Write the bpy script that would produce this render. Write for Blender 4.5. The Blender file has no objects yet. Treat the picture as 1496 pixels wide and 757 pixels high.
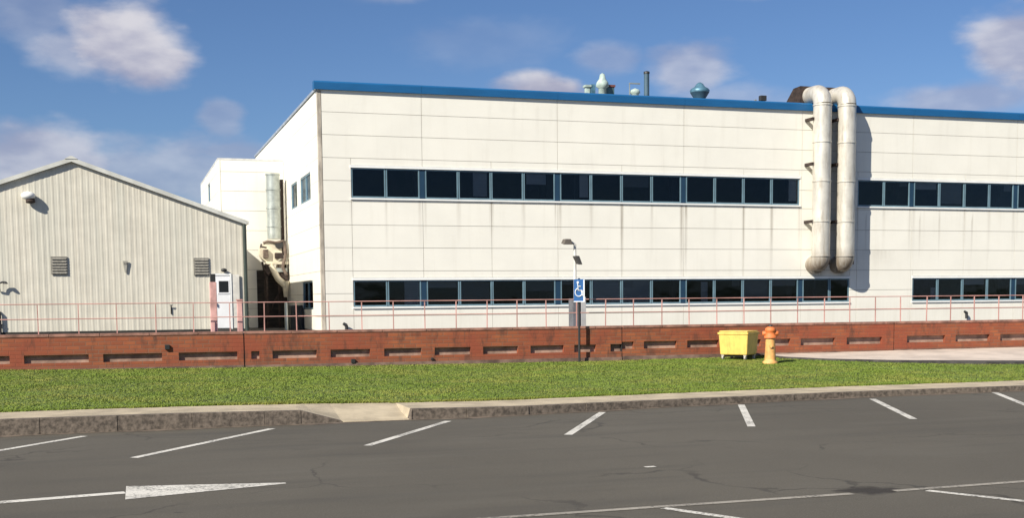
import bpy, bmesh, math, random
import numpy as np
from mathutils import Vector, Matrix
random.seed(7); rng = np.random.default_rng(7)
SC = bpy.context.scene
COL = SC.collection
R = math.radians

# ------------------------------------------------------------------ camera
cam_d = bpy.data.cameras.new('camera'); cam = bpy.data.objects.new('camera', cam_d); COL.objects.link(cam)
right = Vector((0.95216, -0.30546, -0.0094)); down = Vector((-0.03563, -0.08042, -0.99612)); fwd = Vector((0.30352, 0.9488, -0.08745))
mw = Matrix((right, -down, -fwd)).transposed().to_4x4(); mw.translation = (0, 0, 1.6)
cam.matrix_world = mw
cam_d.sensor_width = 36; cam_d.lens = 36 * 1770.9 / 1496; cam_d.shift_y = (595.04 - 378.5) / 1496
cam_d.clip_start = 0.1; cam_d.clip_end = 6000
SC.camera = cam

# ------------------------------------------------------------------ light
SUN_AZ, SUN_EL = 57.0, 36.0            # degrees left of the facade's normal, and above the horizon
to_sun = Vector((-math.sin(R(SUN_AZ)) * math.cos(R(SUN_EL)), -math.cos(R(SUN_AZ)) * math.cos(R(SUN_EL)), math.sin(R(SUN_EL))))
sun_d = bpy.data.lights.new('sun', 'SUN'); sun_d.energy = 5.0; sun_d.angle = R(0.5); sun_d.color = (1.0, 0.94, 0.82)
sun = bpy.data.objects.new('sun', sun_d); COL.objects.link(sun); sun.location = (0, 0, 60)
sun.rotation_euler = to_sun.to_track_quat('Z', 'Y').to_euler()
SC.view_settings.view_transform = 'Standard'; SC.view_settings.look = 'None'
SC.view_settings.exposure = 0.48; SC.view_settings.gamma = 1.0; SC.view_settings.use_curve_mapping = False


class N:
    """tiny helper for node trees"""
    def __init__(s, tree): s.t = tree; s.n = tree.nodes; s.l = tree.links
    def node(s, kind, **kw):
        nd = s.n.new(kind)
        for k, v in kw.items():
            if isinstance(k, str) and hasattr(nd, k): setattr(nd, k, v)
        return nd
    def put(s, sock, v):
        if isinstance(v, bpy.types.NodeSocket): s.l.new(v, sock)
        elif v is not None: sock.default_value = v
    def math(s, op, a, b=None, c=None, clamp=False):
        nd = s.n.new('ShaderNodeMath'); nd.operation = op; nd.use_clamp = clamp
        s.put(nd.inputs[0], a)
        if b is not None: s.put(nd.inputs[1], b)
        if c is not None: s.put(nd.inputs[2], c)
        return nd.outputs[0]
    def mix(s, fac, a, b, blend='MIX'):
        nd = s.n.new('ShaderNodeMix'); nd.data_type = 'RGBA'; nd.blend_type = blend
        s.put(nd.inputs[0], fac)
        s.put(nd.inputs[6], a if isinstance(a, bpy.types.NodeSocket) else (*a, 1)[:4])
        s.put(nd.inputs[7], b if isinstance(b, bpy.types.NodeSocket) else (*b, 1)[:4])
        return nd.outputs[2]
    def ss(s, v, lo, hi, a=0.0, b=1.0):
        nd = s.n.new('ShaderNodeMapRange'); nd.interpolation_type = 'SMOOTHSTEP'
        s.put(nd.inputs['Value'], v); s.put(nd.inputs['From Min'], lo); s.put(nd.inputs['From Max'], hi)
        s.put(nd.inputs['To Min'], a); s.put(nd.inputs['To Max'], b)
        return nd.outputs['Result']
    def noise(s, vec, scale, detail=4, rough=0.55, dist=0.0):
        nd = s.n.new('ShaderNodeTexNoise'); s.put(nd.inputs['Vector'], vec)
        nd.inputs['Scale'].default_value = scale; nd.inputs['Detail'].default_value = detail
        nd.inputs['Roughness'].default_value = rough; nd.inputs['Distortion'].default_value = dist
        return nd.outputs['Fac']
    def mapping(s, vec, scale=(1, 1, 1), loc=(0, 0, 0)):
        nd = s.n.new('ShaderNodeMapping'); s.put(nd.inputs['Vector'], vec)
        nd.inputs['Scale'].default_value = scale; nd.inputs['Location'].default_value = loc
        return nd.outputs['Vector']


# ------------------------------------------------------------------ sky
w = bpy.data.worlds.new('World'); SC.world = w; w.use_nodes = True
w.node_tree.nodes.clear(); g = N(w.node_tree)
tc = g.node('ShaderNodeTexCoord')
sky = g.node('ShaderNodeTexSky'); sky.sky_type = 'NISHITA'; sky.sun_disc = False
sky.sun_elevation = R(SUN_EL); sky.sun_rotation = math.atan2(to_sun.x, to_sun.y)
sky.altitude = 60; sky.air_density = 1.0; sky.dust_density = 0.2; sky.ozone_density = 4.0
sep = g.node('ShaderNodeSeparateXYZ'); g.l.new(tc.outputs['Generated'], sep.inputs[0])
az = g.math('ARCTAN2', sep.outputs[0], sep.outputs[1]); el = g.math('ARCSINE', sep.outputs[2])
comb = g.node('ShaderNodeCombineXYZ'); g.l.new(az, comb.inputs[0]); g.l.new(el, comb.inputs[1])
flow = g.mapping(tc.outputs['Generated'], (1, 1, 2.2))
n_big = g.noise(flow, 15, 3, 0.5, 0.2); n_fine = g.noise(flow, 50, 5, 0.55)
wob = g.math('ADD', g.math('MULTIPLY', g.math('SUBTRACT', n_big, 0.5), 1.5), g.math('MULTIPLY', g.math('SUBTRACT', n_fine, 0.5), 0.45))
# cumulus banks of this sky: azimuth, elevation, half-width, half-height (radians), density
banks = [(0.014, 0.200, 0.050, 0.031, 1.0), (0.028, 0.187, 0.036, 0.024, 1.0), (-0.020, 0.190, 0.040, 0.018, .55), (-0.055, 0.110, 0.060, 0.026, .75), (0.045, 0.104, 0.09, 0.030, .5), (0.080, 0.146, 0.018, 0.018, .4),
         (-0.055, 0.215, 0.03, 0.02, .3), (0.09, 0.118, 0.05, 0.010, .5), (0.340, 0.166, 0.045, 0.016, 1.0), (0.385, 0.190, 0.030, 0.014, .35), (0.456, 0.180, 0.036, 0.024, .6), (0.480, 0.158, 0.05, 0.014, .35),
         (0.50, 0.246, 0.08, 0.012, .35), (0.700, 0.180, 0.038, 0.036, .85), (0.665, 0.150, 0.065, 0.016, .6), (0.209, 0.243, 0.045, 0.010, .25),
         (0.62, 0.243, 0.06, 0.010, .25), (0.29, 0.205, 0.07, 0.02, .12)]
cover = None
for (a0, e0, ra, re, dn) in banks:
    da = g.math('DIVIDE', g.math('SUBTRACT', az, a0), ra); de = g.math('DIVIDE', g.math('SUBTRACT', el, e0), re)
    d2 = g.math('SQRT', g.math('ADD', g.math('MULTIPLY', da, da), g.math('MULTIPLY', de, de)))
    v = g.ss(g.math('SUBTRACT', d2, wob), 1.25, 0.45, 0.0, dn)
    cover = v if cover is None else g.math('MAXIMUM', cover, v)
# scattered cumulus everywhere else, fading out near the banks placed above so the two do not fight
far_n = g.noise(g.mapping(tc.outputs['Generated'], (1, 1, 2.4), (3, 1, 0)), 4.5, 6, 0.55, 0.2)
away = g.ss(g.math('ABSOLUTE', g.math('SUBTRACT', az, 0.33)), 0.45, 0.75)
away = g.math('MAXIMUM', away, g.ss(el, 0.26, 0.38))
scatter = g.math('MULTIPLY', g.ss(far_n, 0.52, 0.68), away)
cover = g.math('MAXIMUM', cover, scatter)
cover = g.math('MULTIPLY', cover, g.ss(el, -0.02, 0.02))
lit = g.ss(g.math('ADD', g.noise(g.mapping(tc.outputs['Generated'], (1, 1, 2.0), (0, 0, -.03)), 11, 3, 0.5), g.math('MULTIPLY', n_fine, 0.22)), 0.45, 0.78)
ccol = g.mix(lit, (4.9, 5.1, 6.9), (9.0, 8.9, 9.7))
tint = g.mix(1.0, sky.outputs[0], (0.82, 0.95, 1.18), 'MULTIPLY')
final = g.mix(cover, tint, ccol)
bg = g.node('ShaderNodeBackground'); g.l.new(final, bg.inputs[0]); bg.inputs[1].default_value = 0.054
out = g.node('ShaderNodeOutputWorld'); g.l.new(bg.outputs[0], out.inputs[0])


# ------------------------------------------------------------------ materials
MATS = {}
def mat(name, col=(0.5, 0.5, 0.5), rough=0.6, metal=0.0, vary=0.12, vscale=2.0, bump=0.0, bscale=40.0, stretch=(1, 1, 1), dark=None, spec=0.5, fn=None):
    if name in MATS: return MATS[name]
    m = bpy.data.materials.new(name); m.use_nodes = True; m.node_tree.nodes.clear(); k = N(m.node_tree)
    o = k.node('ShaderNodeOutputMaterial'); p = k.node('ShaderNodeBsdfPrincipled'); k.l.new(p.outputs[0], o.inputs[0])
    geo = k.node('ShaderNodeNewGeometry'); pos = k.mapping(geo.outputs['Position'], stretch)
    d = dark or tuple(c * (1 - vary * 2) for c in col); l = tuple(min(1, c * (1 + vary)) for c in col)
    base = k.mix(k.ss(k.noise(pos, vscale, 5, 0.6), 0.3, 0.7), d, l)
    p.inputs['Roughness'].default_value = rough; p.inputs['Metallic'].default_value = metal
    p.inputs['Specular IOR Level'].default_value = spec
    if fn: base = fn(k, base, geo, p) or base
    k.l.new(base, p.inputs['Base Color'])
    if bump:
        b = k.node('ShaderNodeBump'); b.inputs['Strength'].default_value = bump; b.inputs['Distance'].default_value = 0.01
        k.l.new(k.noise(geo.outputs['Position'], bscale, 3), b.inputs['Height']); k.l.new(b.outputs[0], p.inputs['Normal'])
    MATS[name] = m
    return m

def panel_fn(k, base, geo, p):
    at = k.node('ShaderNodeAttribute'); at.attribute_name = 'dirt'
    oi = k.node('ShaderNodeObjectInfo')
    v = k.mapping(geo.outputs['Position'], (9, 9, 0.5)); n = k.noise(v, 1.0, 5, 0.65)
    fac = k.math('MULTIPLY', at.outputs['Fac'], k.ss(n, 0.25, 0.7, 0.35, 1.0), clamp=True)
    base = k.mix(k.math('MULTIPLY', oi.outputs['Random'], 0.10), base, (0.70, 0.68, 0.60))
    soft = k.ss(k.noise(k.mapping(geo.outputs['Position'], (3, 3, 0.25)), 1.0, 4, .6), 0.5, 0.8, 0.0, 0.16)
    base = k.mix(soft, base, (0.50, 0.45, 0.36))
    return k.mix(fac, base, (0.26, 0.21, 0.15))
M_PANEL = mat('cream_coated_panel', (0.86, 0.83, 0.74), 0.5, vary=0.02, vscale=0.6, fn=panel_fn)
M_JOINT = mat('joint_sealant', (0.40, 0.37, 0.31), 0.9, vary=0.1)
M_FLASH = mat('white_flashing', (0.86, 0.86, 0.83), 0.4, vary=0.03)
M_CORNER = mat('weathered_corner_trim', (0.50, 0.44, 0.36), 0.6, vary=0.2, stretch=(2, 2, 0.6))
M_FASCIA = mat('blue_fascia', (0.012, 0.11, 0.28), 0.42, vary=0.06, vscale=0.5, stretch=(1, 1, 4))
M_FRAME = mat('blue_grey_window_frame', (0.15, 0.24, 0.29), 0.45, vary=0.08)
M_PIER = mat('dark_blue_mullion', (0.015, 0.045, 0.085), 0.4, vary=0.05)
M_ROOM = mat('dark_interior', (0.035, 0.035, 0.035), 0.9, vary=0.3, vscale=0.7)
M_BLIND = mat('grey_blind', (0.30, 0.31, 0.31), 0.8, vary=0.06, stretch=(1, 1, 30), vscale=1.0)
M_ROOF = mat('roof_membrane', (0.22, 0.22, 0.22), 0.8)
def glass_mat():
    m = bpy.data.materials.new('tinted_window_glass'); m.use_nodes = True; m.node_tree.nodes.clear(); k = N(m.node_tree)
    o = k.node('ShaderNodeOutputMaterial'); t = k.node('ShaderNodeBsdfTransparent'); t.inputs[0].default_value = (0.80, 0.82, 0.84, 1)
    gl = k.node('ShaderNodeBsdfGlossy'); gl.inputs['Roughness'].default_value = 0.03; gl.inputs[0].default_value = (.75, .85, .95, 1)
    geo = k.node('ShaderNodeNewGeometry')
    b = k.node('ShaderNodeBump'); b.inputs['Strength'].default_value = 0.15; b.inputs['Distance'].default_value = 0.05
    k.l.new(k.noise(geo.outputs['Position'], 0.8, 2), b.inputs['Height']); k.l.new(b.outputs[0], gl.inputs['Normal'])
    fr = k.node('ShaderNodeFresnel'); fr.inputs[0].default_value = 1.33
    mx = k.node('ShaderNodeMixShader'); k.l.new(fr.outputs[0], mx.inputs[0]); k.l.new(t.outputs[0], mx.inputs[1]); k.l.new(gl.outputs[0], mx.inputs[2])
    k.l.new(mx.outputs[0], o.inputs[0]); return m
M_GLASS = glass_mat()

def clad_fn(k, base, geo, p):
    n = k.noise(k.mapping(geo.outputs['Position'], (7, 7, 0.25)), 1.0, 5, 0.7)
    base = k.mix(k.ss(n, 0.42, 0.75, 0, 0.35), base, (0.34, 0.30, 0.23))
    n2 = k.noise(k.mapping(geo.outputs['Position'], (1.2, 1.2, 0.12), (4, 0, 0)), 1.0, 3)
    return k.mix(k.ss(n2, 0.45, 0.7, 0, 0.5), base, (0.56, 0.55, 0.47))
M_CLAD = mat('weathered_grey_cladding', (0.66, 0.62, 0.52), 0.55, vary=0.05, vscale=1.5, fn=clad_fn)
M_TRIM = mat('pale_grey_trim', (0.60, 0.60, 0.55), 0.5, vary=0.08)
M_PLINTH = mat('dark_plinth', (0.035, 0.03, 0.025), 0.9, vary=0.2)
M_DOOR = mat('white_painted_door', (0.84, 0.84, 0.84), 0.4, vary=0.03)
M_DARK = mat('dark_grey_metal', (0.03, 0.03, 0.03), 0.5, vary=0.1)
M_LOUVRE = mat('grey_louvre', (0.25, 0.235, 0.20), 0.6, vary=0.15, vscale=12)
M_SHADE = mat('dark_brown_shade', (0.05, 0.042, 0.035), 0.8, vary=0.3, stretch=(1, 1, 8))  # colour of the sheet that stands in for alley shade
M_GALV = mat('galvanised_steel', (0.42, 0.45, 0.42), 0.4, metal=0.45, vary=0.12, vscale=3)
M_CREAM = mat('cream_painted_plant', (0.72, 0.65, 0.50), 0.5, vary=0.12, vscale=3)
def duct_fn(k, base, geo, p):
    sp = k.node('ShaderNodeSeparateXYZ'); k.l.new(geo.outputs['Position'], sp.inputs[0])
    n = k.noise(k.mapping(geo.outputs['Position'], (6, 6, 1.0)), 1.0, 5, .7)
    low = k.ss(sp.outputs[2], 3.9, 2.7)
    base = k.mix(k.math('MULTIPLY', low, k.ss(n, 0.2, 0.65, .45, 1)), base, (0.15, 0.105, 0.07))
    return k.mix(k.ss(n, 0.45, 0.72, 0, 0.5), base, (0.32, 0.26, 0.19))
M_DUCT = mat('white_painted_duct', (0.66, 0.625, 0.55), 0.38, metal=0.28, vary=0.08, vscale=1.5, fn=duct_fn)
M_RUSTD = mat('dark_rusted_steel', (0.045, 0.028, 0.022), 0.8, vary=0.3, vscale=6)
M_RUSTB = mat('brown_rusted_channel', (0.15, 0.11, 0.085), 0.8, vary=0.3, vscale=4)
M_RAIL = mat('faded_red_railing_paint', (0.58, 0.31, 0.27), 0.55, vary=0.2, vscale=1.2)
M_PINK = mat('faded_pink_post_paint', (0.62, 0.36, 0.33), 0.6, vary=0.2, vscale=3)
M_BLUEV = mat('blue_grey_vent', (0.10, 0.22, 0.30), 0.45, metal=0.3, vary=0.15, vscale=4)
M_PALEV = mat('pale_green_vent', (0.45, 0.55, 0.50), 0.5, vary=0.15, vscale=4)
M_REDV = mat('red_brown_vent', (0.25, 0.09, 0.07), 0.6, vary=0.2)

def brick_fn(k, base, geo, p):
    sp = k.node('ShaderNodeSeparateXYZ'); k.l.new(geo.outputs['Position'], sp.inputs[0])
    cb = k.node('ShaderNodeCombineXYZ'); k.l.new(sp.outputs[0], cb.inputs[0]); k.l.new(sp.outputs[2], cb.inputs[1])
    br = k.node('ShaderNodeTexBrick'); k.l.new(cb.outputs[0], br.inputs['Vector'])
    br.inputs['Scale'].default_value = 1.0; br.inputs['Brick Width'].default_value = 0.225; br.inputs['Row Height'].default_value = 0.075
    br.inputs['Mortar Size'].default_value = 0.008; br.inputs['Mortar Smooth'].default_value = 0.2; br.inputs['Bias'].default_value = 0.0
    br.inputs['Color1'].default_value = (0.33, 0.098, 0.036, 1); br.inputs['Color2'].default_value = (0.22, 0.062, 0.026, 1); br.inputs['Mortar'].default_value = (0.21, 0.10, 0.06, 1)
    big = k.noise(geo.outputs['Position'], 0.9, 5, .65)
    c = k.mix(k.ss(big, 0.35, 0.68), br.outputs['Color'], (0.26, 0.06, 0.028))
    c = k.mix(k.ss(k.noise(k.mapping(geo.outputs['Position'], (3, 3, 1)), 1.6, 4, .7), 0.5, 0.72, 0, .75), c, (0.085, 0.038, 0.024))
    c = k.mix(k.ss(sp.outputs[2], 0.50, 0.36, 0, .5), c, (0.16, 0.09, 0.06))
    b = k.node('ShaderNodeBump'); b.inputs['Strength'].default_value = 0.6; b.inputs['Distance'].default_value = 0.01; b.invert = True
    k.l.new(br.outputs['Fac'], b.inputs['Height']); k.l.new(b.outputs[0], p.inputs['Normal'])
    return c
M_BRICK = mat('red_brick', rough=0.85, fn=brick_fn)
M_RECESS = mat('pale_recess_block', (0.36, 0.24, 0.18), 0.9, vary=0.25, vscale=3)
M_COPE = mat('brick_coping', (0.30, 0.15, 0.11), 0.85, vary=0.25, vscale=5)

def asphalt_fn(k, base, geo, p):
    P = geo.outputs['Position']
    c = k.mix(k.ss(k.noise(P, 0.25, 4, .6), 0.3, 0.75, 0, 1), (0.088, 0.078, 0.061), (0.110, 0.098, 0.077))
    c = k.mix(k.ss(k.noise(P, 70, 2, .9), 0.50, 0.72, 0, 0.75), c, (0.18, 0.17, 0.145))
    c = k.mix(k.ss(k.noise(P, 45, 2, .9), 0.55, 0.75, 0, 0.6), c, (0.045, 0.042, 0.037))
    c = k.mix(k.ss(k.noise(k.mapping(P, (0.22, 1.6, 1)), 1.0, 5, .6), 0.48, 0.70, 0, 0.45), c, (0.066, 0.061, 0.052))
    c = k.mix(k.ss(k.noise(k.mapping(P, (0.3, 1.1, 1), (9, 2, 0)), 1.0, 5, .6), 0.52, 0.72, 0, 0.35), c, (0.125, 0.115, 0.094))
    c = k.mix(k.ss(k.noise(P, 3.3, 5, .7, .5), 0.60, 0.75, 0, 0.35), c, (0.055, 0.05, 0.043))
    v = k.node('ShaderNodeTexVoronoi'); v.feature = 'DISTANCE_TO_EDGE'; v.inputs['Scale'].default_value = 0.33
    wv = k.node('ShaderNodeVectorMath'); wv.operation = 'MULTIPLY_ADD'
    nz = k.node('ShaderNodeTexNoise'); nz.inputs['Scale'].default_value = 1.3; nz.inputs['Detail'].default_value = 5; k.l.new(P, nz.inputs['Vector'])
    k.l.new(nz.outputs['Color'], wv.inputs[0]); wv.inputs[1].default_value = (1.4, 1.4, 0); k.l.new(P, wv.inputs[2]); k.l.new(wv.outputs[0], v.inputs['Vector'])
    gate = k.ss(k.noise(P, 0.5, 2), 0.47, 0.6)
    c = k.mix(k.math('MULTIPLY', k.ss(v.outputs['Distance'], 0.010, 0.002, 0, 0.6), gate), c, (0.04, 0.036, 0.031))
    # oil patch on the line at the near edge
    sp = k.node('ShaderNodeSeparateXYZ'); k.l.new(P, sp.inputs[0])
    dx = k.math('DIVIDE', k.math('SUBTRACT', sp.outputs[0], 5.87), 0.34); dy = k.math('DIVIDE', k.math('SUBTRACT', sp.outputs[1], 8.58), 0.22)
    d = k.math('SQRT', k.math('ADD', k.math('MULTIPLY', dx, dx), k.math('MULTIPLY', dy, dy)))
    d = k.math('ADD', d, k.math('MULTIPLY', k.math('SUBTRACT', k.noise(P, 7, 4), 0.5), 1.6))
    return k.mix(k.ss(d, 1.1, 0.5, 0, 0.8), c, (0.022, 0.018, 0.015))
M_ASPH = mat('asphalt', rough=0.85, fn=asphalt_fn, bump=0.5, bscale=120, spec=0.3)
def paint_fn(k, base, geo, p):
    P = geo.outputs['Position']
    n = k.noise(P, 30, 6, .8); n2 = k.noise(P, 2.2, 4, .6)
    f = k.ss(k.math('ADD', n, k.math('MULTIPLY', n2, 0.45)), 0.70, 0.86, 0, 0.9)
    return k.mix(f, base, (0.085, 0.08, 0.068))
M_PAINT = mat('worn_white_road_paint', (0.66, 0.63, 0.56), 0.7, vary=0.06, fn=paint_fn)
M_PAINTF = mat('faded_road_paint', (0.33, 0.30, 0.25), 0.8, vary=0.1, fn=paint_fn)
M_PAVE = mat('concrete_paving', (0.46, 0.385, 0.27), 0.85, vary=0.13, vscale=2.2, bump=0.4, bscale=60)
M_KERB = mat('dirty_brown_kerb', (0.14, 0.112, 0.087), 0.9, vary=0.28, vscale=16, bump=0.6, bscale=30)
M_PATH = mat('pale_pink_concrete', (0.58, 0.49, 0.41), 0.85, vary=0.1, vscale=1.5, bump=0.3)
M_EDGE = mat('dark_tarmac_edging', (0.06, 0.055, 0.05), 0.9, vary=0.3, vscale=5)
M_SOIL = mat('turf_soil', (0.12, 0.165, 0.03), 0.95, vary=0.3, vscale=4)
M_YARD = mat('yard_tarmac', (0.075, 0.068, 0.06), 0.9, vary=0.15, vscale=0.8, bump=0.3)
M_GROUND = mat('open_ground', (0.06, 0.08, 0.03), 0.95, vary=0.3, vscale=0.05)
def grass_fn(k, base, geo, p):
    P = geo.outputs['Position']
    at = k.node('ShaderNodeAttribute'); at.attribute_name = 'tone'
    c = k.mix(at.outputs['Fac'], (0.115, 0.175, 0.024), (0.21, 0.275, 0.045))
    c = k.mix(k.ss(k.noise(k.mapping(P, (1, 1.6, 1)), 0.7, 5, .7), 0.42, 0.68, 0, .75), c, (0.28, 0.265, 0.065))
    c = k.mix(k.ss(k.noise(P, 2.3, 4, .7), 0.5, 0.75, 0, .5), c, (0.09, 0.15, 0.022))
    return c
M_GRASS = mat('grass_blade', rough=0.75, fn=grass_fn, spec=0.25)
def grime_fn(k, base, geo, p):
    P = geo.outputs['Position']
    base = k.mix(k.ss(k.noise(k.mapping(P, (6, 6, 1.5)), 2.0, 5, .7), 0.45, 0.75, 0, .5), base, (0.30, 0.22, 0.08))
    return k.mix(k.ss(k.noise(P, 25, 4, .8), 0.62, 0.72, 0, .6), base, (0.16, 0.11, 0.06))
M_YELLOW = mat('yellow_bin_plastic', (0.80, 0.56, 0.13), 0.55, vary=0.06, vscale=5, fn=grime_fn)
M_ORANGE = mat('yellow_orange_paint', (0.78, 0.40, 0.13), 0.6, vary=0.12, vscale=9, fn=grime_fn)
M_REDOR = mat('red_orange_paint', (0.66, 0.18, 0.05), 0.6, vary=0.1, vscale=9)
M_CASTOR = mat('pale_castor', (0.45, 0.42, 0.36), 0.5, vary=0.1)
M_RUBBER = mat('black_rubber', (0.02, 0.02, 0.02), 0.8)
M_SIGNB = mat('blue_sign_face', (0.03, 0.12, 0.33), 0.45, vary=0.04)
M_SIGNW = mat('white_sign_print', (0.80, 0.82, 0.85), 0.35, vary=0.02)
M_CAB = mat('grey_cabinet_paint', (0.15, 0.15, 0.165), 0.5, vary=0.12, vscale=3)
M_CABL = mat('light_grey_post_paint', (0.45, 0.44, 0.43), 0.5, vary=0.1)


# ------------------------------------------------------------------ mesh helpers
class MB:
    def __init__(s): s.v = []; s.f = []; s.smooth = set()
    def add(s, vs, fs, smooth=False):
        o = len(s.v); s.v += [tuple(v) for v in vs]
        for f in fs:
            if smooth: s.smooth.add(len(s.f))
            s.f.append(tuple(i + o for i in f))
        return s
    def box(s, x0, x1, y0, y1, z0, z1):
        vs = [(x0, y0, z0), (x1, y0, z0), (x1, y1, z0), (x0, y1, z0), (x0, y0, z1), (x1, y0, z1), (x1, y1, z1), (x0, y1, z1)]
        return s.add(vs, [(0, 3, 2, 1), (4, 5, 6, 7), (0, 1, 5, 4), (1, 2, 6, 5), (2, 3, 7, 6), (3, 0, 4, 7)])
    def hexa(s, b, t):      # four bottom and four top points
        return s.add(list(b) + list(t), [(0, 3, 2, 1), (4, 5, 6, 7), (0, 1, 5, 4), (1, 2, 6, 5), (2, 3, 7, 6), (3, 0, 4, 7)])
    def prism(s, poly, axis, a, b):   # poly in the two other axes, extruded along axis
        def P(p, t): return {'x': (t, p[0], p[1]), 'y': (p[0], t, p[1]), 'z': (p[0], p[1], t)}[axis]
        n = len(poly); vs = [P(p, a) for p in poly] + [P(p, b) for p in poly]
        return s.add(vs, [tuple(range(n)), tuple(range(2 * n - 1, n - 1, -1))] + [(i, i + n, (i + 1) % n + n, (i + 1) % n) for i in range(n)])
    def tube(s, pts, r, seg=16, cap=True):
        pts = [Vector(p) for p in pts]; rs = r if isinstance(r, (list, tuple)) else [r] * len(pts)
        rings = []; up = None
        for i, p in enumerate(pts):
            t = (pts[min(i + 1, len(pts) - 1)] - pts[max(i - 1, 0)]).normalized()
            if up is None: up = Vector((1, 0, 0)) if abs(t.x) < .9 else Vector((0, 1, 0))
            a = (up - t * up.dot(t)).normalized(); up = a; b = t.cross(a)
            rings.append([p + (a * math.cos(2 * math.pi * k / seg) + b * math.sin(2 * math.pi * k / seg)) * rs[i] for k in range(seg)])
        vs = [v for ring in rings for v in ring]
        fs = [(i * seg + k, i * seg + (k + 1) % seg, (i + 1) * seg + (k + 1) % seg, (i + 1) * seg + k) for i in range(len(pts) - 1) for k in range(seg)]
        s.add(vs, fs, True)
        if cap: s.add(rings[0], [tuple(range(seg - 1, -1, -1))]); s.add(rings[-1], [tuple(range(seg))])
        return s
    def lathe(s, prof, c=(0, 0, 0), seg=20):
        return s.tube([(c[0], c[1], c[2] + z) for r, z in prof], [max(r, .0005) for r, z in prof], seg)
    def ball(s, c, rx, ry, rz, seg=16, n=8):
        vs = []; fs = []
        for i in range(n + 1):
            t = math.pi * i / n
            for k in range(seg):
                a = 2 * math.pi * k / seg
                vs.append((c[0] + rx * math.sin(t) * math.cos(a), c[1] + ry * math.sin(t) * math.sin(a), c[2] + rz * math.cos(t)))
        for i in range(n):
            for k in range(seg): fs.append((i * seg + k, i * seg + (k + 1) % seg, (i + 1) * seg + (k + 1) % seg, (i + 1) * seg + k))
        return s.add(vs, fs, True)
    def mesh(s, name, m):
        me = bpy.data.meshes.new(name); me.from_pydata(s.v, [], s.f)
        if m: me.materials.append(m)
        for i in s.smooth: me.polygons[i].use_smooth = True
        me.update(); return me
    def build(s, name, m, parent=None, bevel=0.0, loc=None, rot=None):
        o = bpy.data.objects.new(name, s.mesh(name, m)); COL.objects.link(o)
        if parent: o.parent = parent
        if loc: o.location = loc
        if rot is not None: o.rotation_euler = (0, 0, rot)
        if bevel:
            b = o.modifiers.new('bevel', 'BEVEL'); b.width = bevel; b.segments = 2; b.limit_method = 'ANGLE'
        return o

def tag(o, label=None, cat=None, group=None, kind=None):
    if label: o['label'] = label
    if cat: o['category'] = cat
    if group: o['group'] = group
    if kind: o['kind'] = kind
    return o
def thing(name, label, cat, loc=(0, 0, 0), rot=0, group=None):
    o = bpy.data.objects.new(name, None); o.location = loc; o.rotation_euler = (0, 0, rot); o.empty_display_size = 0.3
    COL.objects.link(o); return tag(o, label, cat, group)
def copy_part(o, parent, loc):
    c = o.copy(); COL.objects.link(c); c.parent = parent; c.location = loc; return c
def interp(x, pts): return float(np.interp(x, [p[0] for p in pts], [p[1] for p in pts]))

# ------------------------------------------------------------------ ground, car park
MB().add([(-2500, -2500, -.08), (2500, -2500, -.08), (2500, 2500, -.08), (-2500, 2500, -.08)], [(0, 1, 2, 3)]).build('ground', M_GROUND)['kind'] = 'structure'
KERB = [(-60, 16.0), (5, 16.0), (8.07, 16.45), (11.2, 16.75), (60, 17.4)]
KH = [(-10, .21), (-1.5, .205), (.55, .20), (2.3, .18), (3.9, .145), (5.1, .125), (8, .105), (11, .095), (14.5, .085), (40, .08)]
ky = lambda x: interp(x, KERB)
kh = lambda x: interp(x, KH)
xs = [-60, -20, -2, 2, 5, 6.5, 8.07, 9.6, 11.2, 14, 18, 25, 40, 60]
mb = MB()
for a, b in zip(xs, xs[1:]): mb.add([(a, -40, 0), (b, -40, 0), (b, ky(b) + .05, 0), (a, ky(a) + .05, 0)], [(0, 1, 2, 3)])
tag(mb.build('car_park_asphalt', M_ASPH), kind='structure')

def paint(name, pts, m=M_PAINT):
    o = MB().add([(x, y, 0.004) for x, y in pts] + [(x, y, 0.0) for x, y in pts], [tuple(range(len(pts)))]).build(name, m)
    return tag(o, kind='structure')
def stripe(name, a, b, wd, m=M_PAINT):
    a = Vector((*a, 0)); b = Vector((*b, 0)); n = Vector((-(b - a).y, (b - a).x, 0)).normalized() * wd / 2
    return paint(name, [(p.x, p.y) for p in (a - n, b - n, b + n, a + n)], m)
near = [(-2.3, 13.05), (.06, 13.15), (2.55, 13.28), (5.0, 13.45), (7.44, 13.44), (9.83, 13.46), (12.2, 13.9), (14.6, 14.2), (17, 14.5)]
farp = [(-.49, 15.58), (1.77, 15.57), (4.1, 15.62), (6.47, 15.99), (8.84, 16.29), (11.21, 16.40), (13.77, 16.70), (16.2, 16.75), (18.6, 16.8)]
for a, b in zip(near, farp): stripe('bay_line', a, b, 0.10)
stripe('bay_line', (-4.7, 13.0), (-2.9, 15.5), .10)
for i, x in enumerate((-7, -1)): pass
paint('lane_arrow', [(-.03, 10.34), (1.33, 10.74), (1.33, 10.80), (-.02, 11.10)])
stripe('lane_line', (-9, 9.15), (-.03, 10.73), .13)
stripe('bay_end_line', (-2.0, 8.42), (5.62, 8.48), .085, M_PAINTF)
stripe('bay_end_line', (6.02, 8.48), (16.0, 8.80), .085, M_PAINTF)
for x in (1.55, 3.90, 6.28, 8.65): stripe('bay_line', (x, 8.40), (x + 1.75, 5.0), .085)
stripe('worn_paint_mark', (4.70, 10.55), (4.81, 10.55), .07)

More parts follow.
